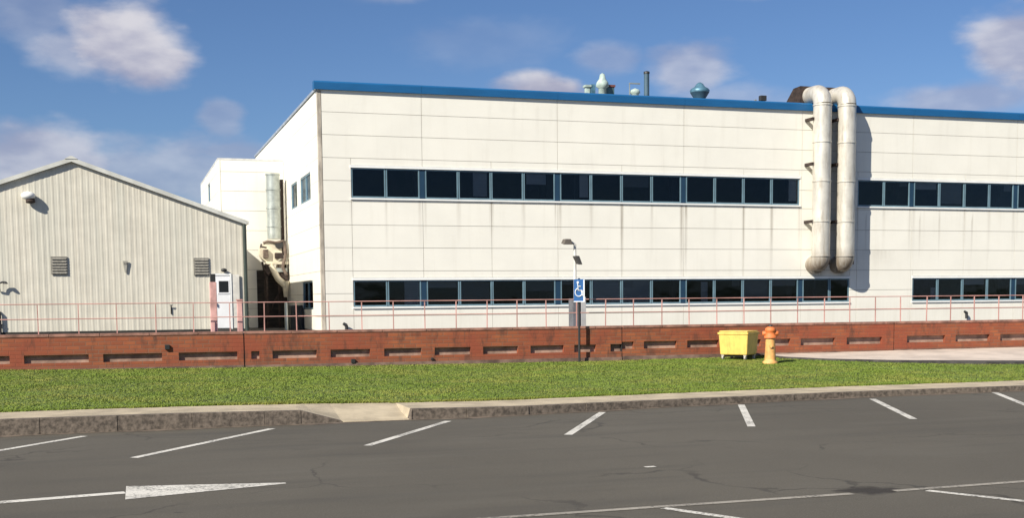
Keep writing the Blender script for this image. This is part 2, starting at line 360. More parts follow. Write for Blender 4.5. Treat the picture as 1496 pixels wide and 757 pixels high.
# kerb stones (dropped between DK0 and DK1) and the pavement strip
DK0, DK1 = 2.75, 3.66
kerb = tag(bpy.data.objects.new('kerb', None), kind='structure'); COL.objects.link(kerb)
def hz(x):           # height of kerb top along x, with the dropped crossing
    h = kh(x); t = 1.0
    if DK0 - .55 < x < DK1 + .04:
        if x < DK0: t = (DK0 - x) / .55
        elif x > DK1: t = (x - DK1) / .04
        else: t = 0
    return h * (0.12 + 0.88 * t)
edges = [-12.0]
while edges[-1] < 34:
    nx = edges[-1] + .915
    edges.append(nx)
edges = sorted([e for e in edges if not (DK0 - .75 < e < DK1 + .35)] + [DK0 - .55, DK0, DK0 + .455, DK1, DK1 + .04])
for a, b in zip(edges, edges[1:]):
    j = random.uniform(-.008, .008); gp = .001
    a1, b1 = a + gp, b - gp
    ha, hb = hz(a1), hz(b1)
    ya, yb = ky(a) + j, ky(b) + j
    MB().hexa([(a1, ya, -.04), (b1, yb, -.04), (b1, yb + .13, -.04), (a1, ya + .13, -.04)],
              [(a1, ya + .012, ha), (b1, yb + .012, hb), (b1, yb + .13, hb), (a1, ya + .13, ha)]).build('kerb_stone', M_PAVE if DK0 - .01 <= a < DK1 - .01 else M_KERB, kerb, bevel=.005)
PB = 1.10
mb = MB(); n = 120
px = sorted(list(np.linspace(-14, 36, n)) + [DK0 - .55, DK0, DK1, DK1 + .04])
for a, b in zip(px, px[1:]):
    for (o0, o1) in ((.132, .55), (.55, PB)):
        def zz(x, o): return hz(x) * (1 - (o - .13) / (PB - .13)) + (kh(x) + .008) * ((o - .13) / (PB - .13)) - .004
        mb.add([(a, ky(a) + o0, zz(a, o0)), (b, ky(b) + o0, zz(b, o0)), (b, ky(b) + o1, zz(b, o1)), (a, ky(a) + o1, zz(a, o1))], [(0, 1, 2, 3)])
tag(mb.build('pavement', M_PAVE), kind='structure')
# silt in the gutter at the foot of the kerb
mb = MB()
for a, b in zip(px, px[1:]):
    wa = .10 + .05 * math.sin(a * 3.1) + .03 * math.sin(a * 8.7); wb = .10 + .05 * math.sin(b * 3.1) + .03 * math.sin(b * 8.7)
    mb.add([(a, ky(a) - wa, .003), (b, ky(b) - wb, .003), (b, ky(b) + .02, .004), (a, ky(a) + .02, .004)], [(0, 1, 2, 3)])
tag(mb.build('gutter', mat('gutter_silt', (0.15, 0.115, 0.085), 0.9, vary=0.3, vscale=4)), kind='structure')

# verge
WA, WB = Vector((-2.3, 24.3)), Vector((20.5, 23.2))
wy = lambda x: WA.y + (x - WA.x) * (WB.y - WA.y) / (WB.x - WA.x)
FOOT = [(-14, .42), (-2.2, .41), (1.5, .36), (5, .335), (9.8, .32), (13, .35), (16.5, .38), (20, .39), (36, .40)]
def gz(x, y):
    y0 = ky(x) + PB; y1 = wy(x); t = min(1, max(0, (y - y0) / (y1 - y0)))
    return (kh(x) + .006) * (1 - t) + (interp(x, FOOT) - .005) * t + .03 * math.sin(math.pi * t) * (0.5 + 0.5 * math.sin(x * .7))
mb = MB(); gx = np.linspace(-14, 36, 101)
for a, b in zip(gx, gx[1:]):
    for t0 in range(8):
        q = []
        for (x, t) in ((a, t0), (b, t0), (b, t0 + 1), (a, t0 + 1)):
            y = (ky(x) + PB) * (1 - t / 8) + (wy(x) + .1) * t / 8
            q.append((x, y, gz(x, y)))
        mb.add(q, [(0, 1, 2, 3)])
tag(mb.build('verge_soil', M_SOIL), kind='structure')
PATH = [(13.25, 23.3), (13.34, 22.75), (13.9, 22.1), (15.1, 21.45), (16.4, 20.95), (17.7, 20.45), (20, 19.7), (24, 18.95), (36, 18.6)]
py = lambda x: interp(x, PATH)
mb = MB(); me_ = MB(); pxs = sorted(set([p[0] for p in PATH] + list(np.linspace(13.35, 36, 60))))
for a, b in zip(pxs, pxs[1:]):
    ya, yb = py(a), py(b)
    mb.add([(a, ya, gz(a, ya) + .04), (b, yb, gz(b, yb) + .04), (b, wy(b) + .05, gz(b, wy(b)) + .03), (a, wy(a) + .05, gz(a, wy(a)) + .03)], [(0, 1, 2, 3)])
    wa = min(.42, max(.02, (a - 13.5) * .14)); wb = min(.42, max(.02, (b - 13.5) * .14))
    me_.hexa([(a, ya - wa, gz(a, ya) - .05), (b, yb - wb, gz(b, yb) - .05), (b, yb, gz(b, yb) - .05), (a, ya, gz(a, ya) - .05)],
             [(a, ya - wa, gz(a, ya - wa) + .045), (b, yb - wb, gz(b, yb - wb) + .045), (b, yb, gz(b, yb) + .036), (a, ya, gz(a, ya) + .036)])
tag(mb.build('path', M_PATH), kind='structure'); tag(me_.build('path_edging', M_EDGE), kind='structure')

# grass blades, real geometry in one mesh
NB = 300000
X = rng.uniform(-6, 27, NB); X[: NB // 3] = rng.uniform(-3, 14, NB // 3)
kyv = np.interp(X, [p[0] for p in KERB], [p[1] for p in KERB]) + PB; wyv = WA.y + (X - WA.x) * (WB.y - WA.y) / (WB.x - WA.x)
pyv = np.where(X > 13.3, np.interp(X, [p[0] for p in PATH], [p[1] for p in PATH]) - np.clip((X - 13.5) * .14, .02, .42), wyv)
T = rng.uniform(0, 1, NB); T[::14] *= .012; Y = kyv - .03 - .05 * (np.sin(X * 5.3) * np.sin(X * 1.7 + 1) > .2) * rng.uniform(0, 1, NB) + (np.minimum(wyv, pyv) - kyv + .03) * T
tt = np.clip((Y - kyv) / (wyv - kyv), 0, 1)
khv = np.interp(X, [p[0] for p in KH], [p[1] for p in KH]); fv = np.interp(X, [p[0] for p in FOOT], [p[1] for p in FOOT])
Z = (khv + .006) * (1 - tt) + (fv - .005) * tt + .03 * np.sin(np.pi * tt) * (.5 + .5 * np.sin(X * .7))
clump = .5 + .5 * np.sin(X * 2.1 + 1.7 * np.sin(Y * 1.3)) * np.sin(Y * 2.7 + X * .6)
H = rng.uniform(.010, .022, NB) * (.7 + .6 * clump) * np.where(Y < kyv + .12, 1.7, 1.0); W = rng.uniform(.005, .012, NB); A = rng.uniform(0, 2 * np.pi, NB)
lx = rng.normal(0, .018, NB); ly = rng.normal(0, .018, NB)
V = np.zeros((NB, 3, 3))
V[:, 0] = np.c_[X - W * np.cos(A), Y - W * np.sin(A), Z - .003]; V[:, 1] = np.c_[X + W * np.cos(A), Y + W * np.sin(A), Z - .003]; V[:, 2] = np.c_[X + lx, Y + ly, Z + H]
me = bpy.data.meshes.new('grass'); me.vertices.add(NB * 3); me.vertices.foreach_set('co', V.ravel())
me.loops.add(NB * 3); me.loops.foreach_set('vertex_index', np.arange(NB * 3, dtype=np.int32))
me.polygons.add(NB); me.polygons.foreach_set('loop_start', np.arange(0, NB * 3, 3, dtype=np.int32))
me.update(calc_edges=True)
at = me.attributes.new('tone', 'FLOAT', 'POINT'); tone = np.clip(rng.normal(.5, .09, NB) + .20 * np.sin(X * .9 + 2 * np.sin(Y * .8)) * np.sin(Y * 1.9 + X * .3), 0, 1)
at.data.foreach_set('value', np.repeat(tone, 3).astype(np.float32)); me.materials.append(M_GRASS)
go = bpy.data.objects.new('grass', me); COL.objects.link(go)
tag(go, 'short mown green grass on the verge before the brick wall', 'grass', kind='stuff')

# yard behind the wall
tag(MB().prism([(-60, wy(-60) + .235), (90, wy(90) + .235), (90, 120), (-60, 120)], 'z', -.05, .50).build('yard', M_YARD), kind='structure')

# ------------------------------------------------------------------ brick wall
TOPZ = lambda x: 1.05
wall = thing('brick_wall', 'long low red brick wall with a row of slot openings behind the grass', 'wall')
SL = [(-2.9, -2.02), (-1.77, -.63), (-.37, .70), (1.01, 2.11), (2.37, 2.53), (2.78, 3.64), (3.91, 4.70), (4.98, 5.74), (6.01, 6.76), (7.02, 7.76), (8.03, 8.75), (8.98, 9.46), (9.78, 10.30),
      (10.53, 11.28), (11.52, 12.25), (12.50, 13.25), (13.50, 13.96), (14.21, 15.05), (15.34, 16.23), (16.86, 17.85), (18.12, 19.02), (19.30, 20.2)]
x = -2.9
while x > -13: SL.insert(0, (x - 1.40, x - .27)); x -= 1.40
x = 20.2
while x < 33: SL.append((x + .27, x + 1.2)); x += 1.2
JT = [-13.9, -5.83, 2.24, 10.04, 16.53, 24.2, 33.9]
TH = .225
def wbox(mb, a, b, zb0, zb1, zt0, zt1, off=0.0, th=TH):
    ya, yb = wy(a) - off, wy(b) - off
    mb.hexa([(a, ya, zb0), (b, yb, zb1), (b, yb + th + 2 * off, zb1), (a, ya + th + 2 * off, zb0)], [(a, ya, zt0), (b, yb, zt1), (b, yb + th + 2 * off, zt1), (a, ya + th + 2 * off, zt0)])
S0, S1 = .51, .665
szo = [(-14, .02), (-2, 0.0), (4, -.01), (8, .01), (10, .03), (16, .06), (34, .06)]
for ja, jb in zip(JT, JT[1:]):
    ja += .012; jb -= .012
    mb = MB()
    o = interp((ja + jb) / 2, szo); s0, s1 = S0 + o, S1 + o
    wbox(mb, ja, jb, .0, .0, s0, s0)
    wbox(mb, ja, jb, s1, s1, 1.0, 1.0)
    cur = ja
    for (a, b) in [q for q in SL if q[1] > ja and q[0] < jb]:
        if a > cur: wbox(mb, cur, a, s0, s0, s1, s1)
        cur = max(cur, b)
    if cur < jb: wbox(mb, cur, jb, s0, s0, s1, s1)
    for (a, b) in [(max(q[0], ja), min(q[1], jb)) for q in SL if q[1] > ja and q[0] < jb]:
        rb = MB(); ya_, yb_ = wy(a) + .082, wy(b) + .082
        rb.hexa([(a, ya_, s0), (b, yb_, s0), (b, yb_ + .1, s0), (a, ya_ + .1, s0)], [(a, ya_, s1), (b, yb_, s1), (b, yb_ + .1, s1), (a, ya_ + .1, s1)]).build('recess', M_RECESS, wall)
    mb.build('wall_section', M_BRICK, wall)
    c = ja
    while c < jb - .01:
        e = min(c + .9, jb)
        mb = MB(); wbox(mb, c + .004, e - .004, 1.0, 1.0, 1.052, 1.052, .012); mb.build('coping_stone', M_COPE, wall, bevel=.006); c = e
mb = MB()
for ja, jb in zip(JT, JT[1:]): wbox(mb, ja + .012, jb - .012, 0, 0, .395 + interp(ja, szo) * .5, .395 + interp(ja, szo) * .5, .03)
mb.build('plinth', mat('plinth_brick', (0.20, 0.13, 0.10), 0.9, vary=0.3, vscale=3), wall)
mb = MB()
for j in JT[1:-1]: mb.box(j - .008, j + .008, wy(j) + .012, wy(j) + .2, .3, 1.0)
mb.build('expansion_joint', M_RUBBER, wall)
for (x, z, s) in ((.80, .775, .09), (4.35, .43, .08), (5.95, .44, .05)):
    tag(MB().box(x - s / 2, x + s / 2, wy(x) - .05, wy(x) - .002, z - s / 2, z + s / 2).build('junction_box', M_DARK, bevel=.006),
        {.80: 'small black box high on the wall left of the small square opening', 4.35: 'black vent block low at the wall foot left of centre', 5.95: 'smallest dark fitting low on the brick wall face'}[x], 'box')

# railing on the wall
rail = thing('railing', 'thin faded red two-rail metal railing along the top of the brick wall', 'railing')
post_me = MB().box(-.009, .009, -.009, .009, 1.0, 1.60).mesh('post', M_RAIL)
x = -12.0
while x < 33:
    if not (2.1 < x < 2.35):
        o = bpy.data.objects.new('post', post_me); COL.objects.link(o); o.parent = rail; o.location = (x, wy(x) + .14, 0)
        o.rotation_euler = (random.uniform(-.01, .01), random.uniform(-.012, .012), 0)
    x += .70 if x < 1.7 else .643
for z in (1.615, 1.335):
    MB().tube([(-12, wy(-12) + .14, z), (33, wy(33) + .14, z)], .0095, 8).build('rail', M_RAIL, rail)
t = thing('gate_post', 'tall pale pink post with a dark lamp on top left of the white door', 'post', (1.72, wy(1.72) + .5, .5))
MB().box(-.065, .065, -.065, .065, 0, 1.52).build('shaft', M_PINK, t, bevel=.01)
MB().box(-.05, .05, -.05, .05, 1.52, 1.68).build('lamp_head', M_DARK, t, bevel=.01)
t = thing('gate_post', 'shorter reddish pink post right of the white door', 'post', (2.22, wy(2.22) + .5, .5))
MB().box(-.05, .05, -.05, .05, 0, 1.15).build('shaft', M_PINK, t, bevel=.01)
MB().box(-.06, .06, -.06, .06, 1.15, 1.18).build('cap', M_RAIL, t)

# ------------------------------------------------------------------ factory building
B0, BAY = 10.94, 5.41
bl = lambda k: B0 + BAY * k
YF, XL, XR = 45.0, 7.05, bl(10)
fac = thing('factory_building', 'long white two-storey panelled factory with blue roof edge and ribbon windows', 'building', (0, 0, 0))
ROWS = [.54, 1.07, 1.92, 2.76, 3.62, 4.46, 5.32, 6.08, 6.91, 7.74, 8.56, 9.33]
UW = (5.47, 6.56); LW = (1.43, 2.41); PW = 1.3025
streaks = []                                      # x, top z, strength, length
def add_streak(x, z, s, ln, wd=.07): streaks.append((x, z, s, ln, wd))
up_win, lo_win, side_win = [], [], []
def group(lst, x, n, w=PW):
    for i in range(n): lst.append((x + i * w, x + (i + 1) * w))
group(up_win, B0 - .1 - 2 * PW, 2)
for k in range(3): group(up_win, bl(k) + .1, 4)
group(up_win, bl(4) - .1 - 2 * PW, 2)
for k in range(4, 9): group(up_win, bl(k) + .1, 4)
group(lo_win, B0 - .1 - 2 * PW, 2)
for k in range(3): group(lo_win, bl(k) + .1, 4)
group(lo_win, bl(3) + .1, 1); lo_win.append((bl(3) + .1 + PW, bl(3) + .1 + PW + .96))
for k in range(4, 9): group(lo_win, bl(k) + .1, 4)
strong = {19.07: .75, 21.78: .6, 24.4: .45, 25.7: .5, 13.65: .35, 16.3: .35}
for (a, b) in up_win:
    for xx in (a, b):
        s = random.uniform(.10, .28)
        for kx, kv in strong.items():
            if abs(xx - kx) < .35: s = kv
        add_streak(xx, 5.45, min(1, s * 1.8), random.uniform(1.2, 2.4) + 1.6 * (s > .4), random.uniform(.06, .13))
for x_ in (30.3, 33.0, 34.0, 35.7): add_streak(x_, 5.3, .6, 2.2)
for x_ in (28.05, 29.2): add_streak(x_, 2.95, .9, 1.2, .4)
add_streak(31.0, 3.62, .30, 1.0, 1.1)
for k in range(10): add_streak(bl(k), 9.3, .14, 2.6, .08)
for k in range(14): add_streak(random.uniform(7.5, 38), 9.3, random.uniform(.08, .2), random.uniform(1, 2), .12)
for (a, b) in lo_win: add_streak(b, 1.40, random.uniform(.05, .2), .7)
uspans = [(B0 - .1 - 2 * PW, bl(3) - .1), (bl(4) - .1 - 2 * PW, bl(9) - .1)]
lspans = [(B0 - .1 - 2 * PW, bl(3) + .1 + PW + .96), (bl(4) + .1, bl(9) - .1)]

def dirt_at(x, z):
    d = 0
    for (sx, st, s, ln, wd) in streaks:
        if z < st and abs(x - sx) < wd: d = max(d, s * (1 - abs(x - sx) / wd) * max(0, 1 - (st - z) / ln))
    if z < 1.1: d = max(d, .10)
    return d
GAP = .007
def panel(x0, x1, z0, z1, mapf, parent, use_dirt=True, m=M_PANEL):
    x0 += GAP; x1 -= GAP; z0 += GAP; z1 -= GAP
    cols = {x0, x1}
    if use_dirt:
        for (sx, st, s, ln, wd) in streaks:
            if x0 - wd < sx < x1 + wd and z0 < st and z1 > st - ln:
                cols |= {min(x1, max(x0, q)) for q in (sx - wd, sx, sx + wd)}
    zs = [z0, (z0 + z1) / 2, z1] if len(cols) > 2 else [z0, z1]
    cols = sorted(cols); cols = [c for i, c in enumerate(cols) if i == 0 or c - cols[i - 1] > 1e-4]; vs = []; fs = []; dv = []
    n = len(cols); bow = .0
    for z in zs:
        for x in cols: vs.append(mapf(x, 0, z)); dv.append(dirt_at(x, z) if use_dirt else 0.0)
    for r_ in range(len(zs) - 1):
        for c in range(n - 1): fs.append((r_ * n + c, r_ * n + c + 1, (r_ + 1) * n + c + 1, (r_ + 1) * n + c))
    o = len(vs)
    for (x, z) in ((x0, z0), (x1, z0), (x1, z1), (x0, z1)): vs.append(mapf(x, .045, z)); dv.append(.3)
    tl = (len(zs) - 1) * n
    bot = [i for i in range(n)]; top = [tl + i for i in range(n)]
    fs.append(tuple(bot[::-1] + [o, o + 1])); fs.append(tuple(top + [o + 2, o + 3]))
    fs.append(tuple([r_ * n for r_ in range(len(zs))] + [o + 3, o])); fs.append(tuple([r_ * n + n - 1 for r_ in range(len(zs))][::-1] + [o + 1, o + 2]))
    mb = MB(); mb.add(vs, fs)
    ob = mb.build('wall_panel', m, parent)
    a = ob.data.attributes.new('dirt', 'FLOAT', 'POINT'); a.data.foreach_set('value', np.array(dv, dtype=np.float32))
    return ob
fmap = lambda x, d, z: (x, YF + d, z)
def clip_cols(xs, spans):
    out = []
    for a, b in zip(xs, xs[1:]):
        seg = [(a, b)]
        for (s, e) in spans:
            ns = []
            for (p, q) in seg:
                if e <= p or s >= q: ns.append((p, q)); continue
                if p < s: ns.append((p, s))
                if q > e: ns.append((e, q))
            seg = ns
        out += [q for q in seg if q[1] - q[0] > .04]
    return out
XC = XL + .14
full = [XC] + [bl(k) for k in range(11)]
half = [XC, bl(0) - BAY / 2] + [bl(0) + BAY / 2 * i for i in range(21)]
half[1] = uspans[0][0]
# rows above the upper windows
for z0, z1 in zip(ROWS[8:], ROWS[9:]):
    for a, b in zip(full, full[1:]): panel(a, b, z0, z1, fmap, fac)
def band(spans, wz0, wz1, r0, r1):
    # rows between r0 and r1 with window openings wz0..wz1 along spans
    rows = [z for z in ROWS if r0 - .01 <= z <= r1 + .01]
    for z0, z1 in zip(rows, rows[1:]):
        for a, b in clip_cols(half, spans): panel(a, b, z0, z1, fmap, fac)
    for (s, e) in spans:
        inner = [s] + [h for h in half if s + .3 < h < e - .3] + [e]
        for a, b in zip(inner, inner[1:]):
            if r1 - wz1 > .08: panel(a, b, wz1 + .10, r1, fmap, fac)
            if wz0 - r0 > .12: panel(a, b, r0, wz0 - .08, fmap, fac)
band(uspans, *UW, 5.32, 6.91)
for z0, z1 in ((2.76, 3.62), (3.62, 4.46), (4.46, 5.32)):
    for a, b in zip(half, half[1:]): panel(a, b, z0, z1, fmap, fac)
band(lspans, *LW, 1.07, 2.76)
for a, b in zip(half, half[1:]): panel(a, b, .54, 1.07, fmap, fac)
# backing, dark behind the joints, with the openings left free
mb = MB(); yb0, yb1 = YF + .047, YF + .20
def back_row(z0, z1, spans):
    cur = XL + .05
    for (s, e) in spans: mb.box(cur, s + .012, yb0, yb1, z0, z1); cur = e - .012
    mb.box(cur, XR, yb0, yb1, z0, z1)
back_row(.3, LW[0] - .012, []); back_row(LW[0] - .012, LW[1] + .012, lspans); back_row(LW[1] + .012, UW[0] - .012, [])
back_row(UW[0] - .012, UW[1] + .012, uspans); back_row(UW[1] + .012, 9.34, [])
mb.build('wall_frame', M_JOINT, fac)
mb = MB().box(XL - .01, XC - GAP, YF - .012, YF + .13, .5, 9.32); mb.build('corner_trim', M_CORNER, fac, bevel=.01)
# fascia lengths
k = 0; xs_ = [XL - .12] + [bl(i) for i in range(11)]
for a, b in zip(xs_, xs_[1:]):
    MB().prism([(YF - .10, 9.345), (YF + .3, 9.345), (YF + .3, 9.66), (YF - .04, 9.66), (YF - .10, 9.60)], 'x', a + .004, b - .004).build('fascia', M_FASCIA, fac)
MB().box(XL - .02, XR, YF - .03, YF + .02, 9.322, 9.344).build('drip_strip', M_FLASH, fac)
for spans, (z0, z1) in ((uspans, UW), (lspans, LW)):
    for (s, e) in spans:
        MB().box(s - .03, e + .03, YF - .025, YF + .12, z1 + .002, z1 + .098).build('window_head', M_FLASH, fac)
        MB().prism([(YF - .05, z0 - .075), (YF + .12, z0 - .075), (YF + .12, z0 - .002), (YF - .05, z0 - .014)], 'x', s - .03, e + .03).build('window_sill', M_FLASH, fac)
# windows
def window_mesh(wd, h):
    f = .055; mb = MB()
    mb.box(0.012, f, .02, .09, 0, h).box(wd - f, wd - .012, .02, .09, 0, h).box(f, wd - f, .02, .09, 0, .05).box(f, wd - f, .02, .09, h - .05, h)
    return mb.mesh('window', M_FRAME), MB().box(f, wd - f, .055, .061, .05, h - .05).mesh('pane', M_GLASS)
cache = {}
def add_window(x, z, wd, h, parent, side=False):
    key = (round(wd, 3), round(h, 3))
    if key not in cache: cache[key] = window_mesh(wd, h)
    wo = bpy.data.objects.new('window', cache[key][0]); COL.objects.link(wo); wo.parent = parent
    if side: wo.location = (XL, x, z); wo.rotation_euler = (0, 0, -math.pi / 2)
    else: wo.location = (x, YF, z)
    po = bpy.data.objects.new('pane', cache[key][1]); COL.objects.link(po); po.parent = wo
    po.rotation_euler = (random.uniform(-.006, .006), 0, random.uniform(-.008, .008))
    return wo
for (a, b) in up_win: add_window(a, UW[0], b - a, UW[1] - UW[0], fac)
for (a, b) in lo_win: add_window(a, LW[0], b - a, LW[1] - LW[0], fac)
for k_ in range(10):
    for (z0, z1), spans in ((UW, uspans), (LW, lspans)):
        x = bl(k_)
        if any(s + .5 < x < e - .5 for s, e in spans): MB().box(x - .1, x + .1, YF + .03, YF + .09, z0, z1).build('mullion', M_PIER, fac)
# blinds behind a few panes, seen through the glass
for (x0, x1, z0, z1) in ((17.78, 19.0, 1.5, 2.36), (19.12, 20.35, 1.5, 2.36), (10.2, 10.8, 1.5, 2.36), (12.95, 13.5, 5.6, 6.5), (33.7, 34.0, 1.5, 2.0), (22.6, 22.9, 1.5, 2.3), (15.1, 15.9, 6.1, 6.5)):
    MB().box(x0, x1, YF + .108, YF + .12, z0, z1).build('blind_or_reflection', M_BLIND, fac)
random.seed(11)
blind_tones = [mat('blind_tone_%s' % w_, (v, v, v * .95), .8, vary=.05, stretch=(1, 1, 30)) for w_, v in (('dark', .10), ('mid', .20), ('pale', .38))]
for lst, (z0, z1) in ((up_win, UW), (lo_win, LW)):
    for (a, b) in lst:
        if random.random() < .45 and b < 42:
            dz = random.choice((.15, .25, .4, .8)); wl = random.choice((0, 0, .6)) * (b - a)
            MB().box(a + .08 + wl, b - .08, YF + .13, YF + .145, z1 - .05 - dz * (z1 - z0), z1 - .03).build('blind_or_reflection', random.choice(blind_tones), fac)
mb = MB()
for (z0, z1) in ((.75, 3.2), (4.6, 7.4)):
    mb.box(XL + .3, XR - .2, YF + 4.5, YF + 4.6, z0, z1).box(XL + .3, XR - .2, YF + .21, YF + 4.5, z0 - .1, z0).box(XL + .3, XR - .2, YF + .21, YF + 4.5, z1, z1 + .1)
    for k_ in range(10): mb.box(bl(k_) - .12, bl(k_) + .12, YF + .9, YF + 1.15, z0, z1)
    mb.box(bl(3) + .8, bl(3) + .9, YF + .3, YF + 4.5, z0, z1).box(bl(1) + .8, bl(1) + .9, YF + .3, YF + 4.5, z0, z1)
mb.build('interior', M_ROOM, fac)
mb = MB().box(XL + .21, XR, YF + .31, 66.3, 9.2, 9.45); mb.build('roof', M_ROOF, fac)
MB().box(XL + .3, XR, 66.3, 66.5, .3, 9.5).build('rear_wall', M_FLASH, fac)
MB().box(XR, XR + .15, YF + .05, 66.5, .3, 9.5).build('end_wall', M_FLASH, fac)

# left flank of the factory: panels along y
smap = lambda y, d, z: (XL + d, y, z)
ycols = [YF + .13, 47.12, 49.9, 50.85, 52.7, 55.4, 58.1, 60.8, 63.5, 66.4]
s_up = [(47.12, 49.90), (50.85, 52.7)]; s_lo = [(47.12, 49.90)]
for z0, z1 in zip(ROWS, ROWS[1:]):
    for a, b in zip(ycols, ycols[1:]):
        zz0, zz1 = z0, z1; skip = False
        if (a, b) in s_up:
            if z0 >= 5.32 and z1 <= 6.92:
                if z0 == 5.32: panel(a, b, 5.32, 5.56, smap, fac, False)
                else: panel(a, b, 6.60, 6.91, smap, fac, False)
                continue
        if (a, b) in s_lo and z0 >= 1.07 and z1 <= 2.77:
            if z0 == 1.07: panel(a, b, 1.07, 1.34, smap, fac, False)
            else: panel(a, b, 2.44, 2.76, smap, fac, False)
            continue
        panel(a, b, z0, z1, smap, fac, False)
mb = MB()
def sback(z0, z1, spans):
    cur = YF + .21
    for (s, e) in spans: mb.box(XL + .047, XL + .2, cur, s, z0, z1); cur = e
    mb.box(XL + .047, XL + .2, cur, 66.3, z0, z1)
sback(.3, 1.34, []); sback(1.34, 2.44, s_lo); sback(2.44, 5.56, []); sback(5.56, 6.6, s_up); sback(6.6, 9.34, [])
mb.build('wall_frame', M_JOINT, fac)
for (y0, y1, z0, z1) in ((47.14, 48.5, 5.57, 6.59), (48.5, 49.88, 5.57, 6.59), (50.87, 52.68, 5.57, 6.59), (47.14, 48.5, 1.35, 2.43), (48.5, 49.88, 1.35, 2.43)):
    add_window(y1, z0, y1 - y0, z1 - z0, fac, side=True)
MB().box(XL + .25, XL + .27, 47.2, 49.85, 5.6, 6.58).build('blind_or_reflection', mat('pale_reflection', (0.55, 0.56, 0.56), .8, vary=.05), fac)  # pale sheet put in for the reflection on the upper flank window
MB().box(XL - .05, XL + .2, YF + .31, 66.5, 9.345, 9.44).build('parapet_coping', mat('grey_blue_coping', (0.32, 0.36, 0.42), .5), fac)

# ------------------------------------------------------------------ annexe at the back of the alley
an = thing('annexe', 'lower white panelled annexe standing back between the shed and the factory', 'building', (0, 0, 0))
AX, AY, AT = 4.21, 55.0, 7.86
amap = lambda x, d, z: (x, AY + d, z); almap = lambda y, d, z: (AX + d, y, z)
AR = [.5, 1.36, 2.22, 3.08, 3.94, 4.80, 5.66, 6.52, 7.36, 7.86]
for z0, z1 in zip(AR, AR[1:]):
    panel(AX + .1, XL - .01, z0, z1, amap, an, False)
    for a, b in ((55.14, 58.1), (58.1, 60.2), (61.5, 64.2), (64.2, 67)): panel(a, b, z0, z1, almap, an, False)
    if z0 != 6.52: panel(60.2, 61.5, z0, z1, almap, an, False)
MB().box(AX + .05, XL - .02, AY + .047, AY + .2, .3, AT).build('wall_frame', M_JOINT, an)
mb = MB().box(AX + .047, AX + .2, AY + .2, 60.2, .3, AT).box(AX + .047, AX + .2, 61.5, 67, .3, AT).box(AX + .047, AX + .2, 60.2, 61.5, .3, 6.52).box(AX + .047, AX + .2, 60.2, 61.5, 7.36, AT)
mb.build('wall_frame', M_JOINT, an)
MB().box(5.75, 6.98, AY - .03, AY - .002, .5, 3.05).build('shade_sheet', M_SHADE, an)  # near-black sheet added to deepen the shade behind the plant
w_ = MB().box(AX + .02, AX + .08, 60.2, 60.27, 6.52, 7.36).box(AX + .02, AX + .08, 61.43, 61.5, 6.52, 7.36).box(AX + .02, AX + .08, 60.27, 61.43, 6.52, 6.58).box(AX + .02, AX + .08, 60.27, 61.43, 7.30, 7.36).build('window', M_FRAME, an)
MB().box(AX + .05, AX + .056, 60.27, 61.43, 6.58, 7.30).build('pane', M_GLASS, w_)
MB().box(AX + .3, AX + .35, 59.9, 61.8, 6.3, 7.4).build('interior', M_ROOM, an)
MB().box(AX + .0, AX + .09, AY - .01, AY + .12, .5, AT).build('corner_trim', M_PANEL, an)
MB().box(AX - .005, XL - .01, AY - .005, 67, AT + .002, AT + .08).build('roof', mat('annexe_roof_edge', (.62, .62, .6), .6), an)

# ------------------------------------------------------------------ extraction plant in the alley
t = thing('extraction_plant', 'cream dust extraction unit with a tall galvanised stack in the alley corner', 'machinery', (6.45, 54.2, .5))
MB().tube([(0.02, 0, 3.9), (0.02, 0, 6.72)], .30, 20).build('stack', M_GALV, t)
for z in (4.4, 5.2, 6.0, 6.66): MB().tube([(0.02, 0, z), (0.02, 0, z + .06)], .325, 20).build('flange', M_GALV, t)
MB().box(.36, .48, .1, .55, 3.2, 6.5).build('cable_riser', M_RUSTD, t)
MB().tube([(-.18, -.32, 3.32), (-.18, .28, 3.32)], .48, 24).build('fan_housing', M_CREAM, t)
MB().tube([(.18, -.40, 3.62), (.18, -.30, 3.62)], .17, 16).build('inlet_cover', M_DARK, t)
MB().box(-.40, .56, -.36, .30, 2.78, 2.90).build('support_beam', M_CREAM, t, bevel=.01)
MB().tube([(-.62, -.2, 3.55), (-.36, -.2, 3.5)], .13, 12).build('motor', M_RUSTD, t)
MB().box(-.42, -.12, -.38, -.1, 2.38, 2.78).build('motor_box', M_RUSTD, t, bevel=.02)
MB().box(.02, .50, -.36, .1, 2.45, 2.62).build('cross_beam', M_GALV, t)
MB().tube([(-.22, -.3, 2.75), (.10, -.35, 2.15), (.40, -.4, 1.85)], [.13, .14, .15], 14).build('chute', M_CREAM, t)
MB().tube([(.42, -.4, 2.05), (.42, -.4, 1.35)], [.17, .10], 14).build('outlet_cone', M_CREAM, t)
for (x, y) in ((-.38, -.3), (-.38, .25), (.14, -.3), (.50, .25)): MB().box(x - .04, x + .04, y - .04, y + .04, 0, 2.78).build('leg', M_RUSTD, t)
MB().tube([(-.38, -.3, .5), (.14, -.3, 1.6)], .03, 8).build('brace', M_RUSTD, t)
MB().box(-.52, -.30, -.46, -.30, 3.05, 3.42).build('control_box', M_RUSTB, t, bevel=.015)
MB().tube([(-.50, -.3, 3.7), (-.30, -.34, 3.78), (.05, -.36, 3.72), (.40, -.36, 3.80)], .06, 10).build('pipework', M_RUSTB, t)
MB().tube([(.40, -.36, 3.80), (.44, -.36, 3.2), (.30, -.40, 2.66), (.46, -.42, 2.3)], .07, 10).build('pipework', M_RUSTB, t)
MB().tube([(-.56, -.3, 2.9), (-.50, -.32, 2.55), (-.30, -.36, 2.3)], .05, 10).build('pipework', M_RUSTD, t)
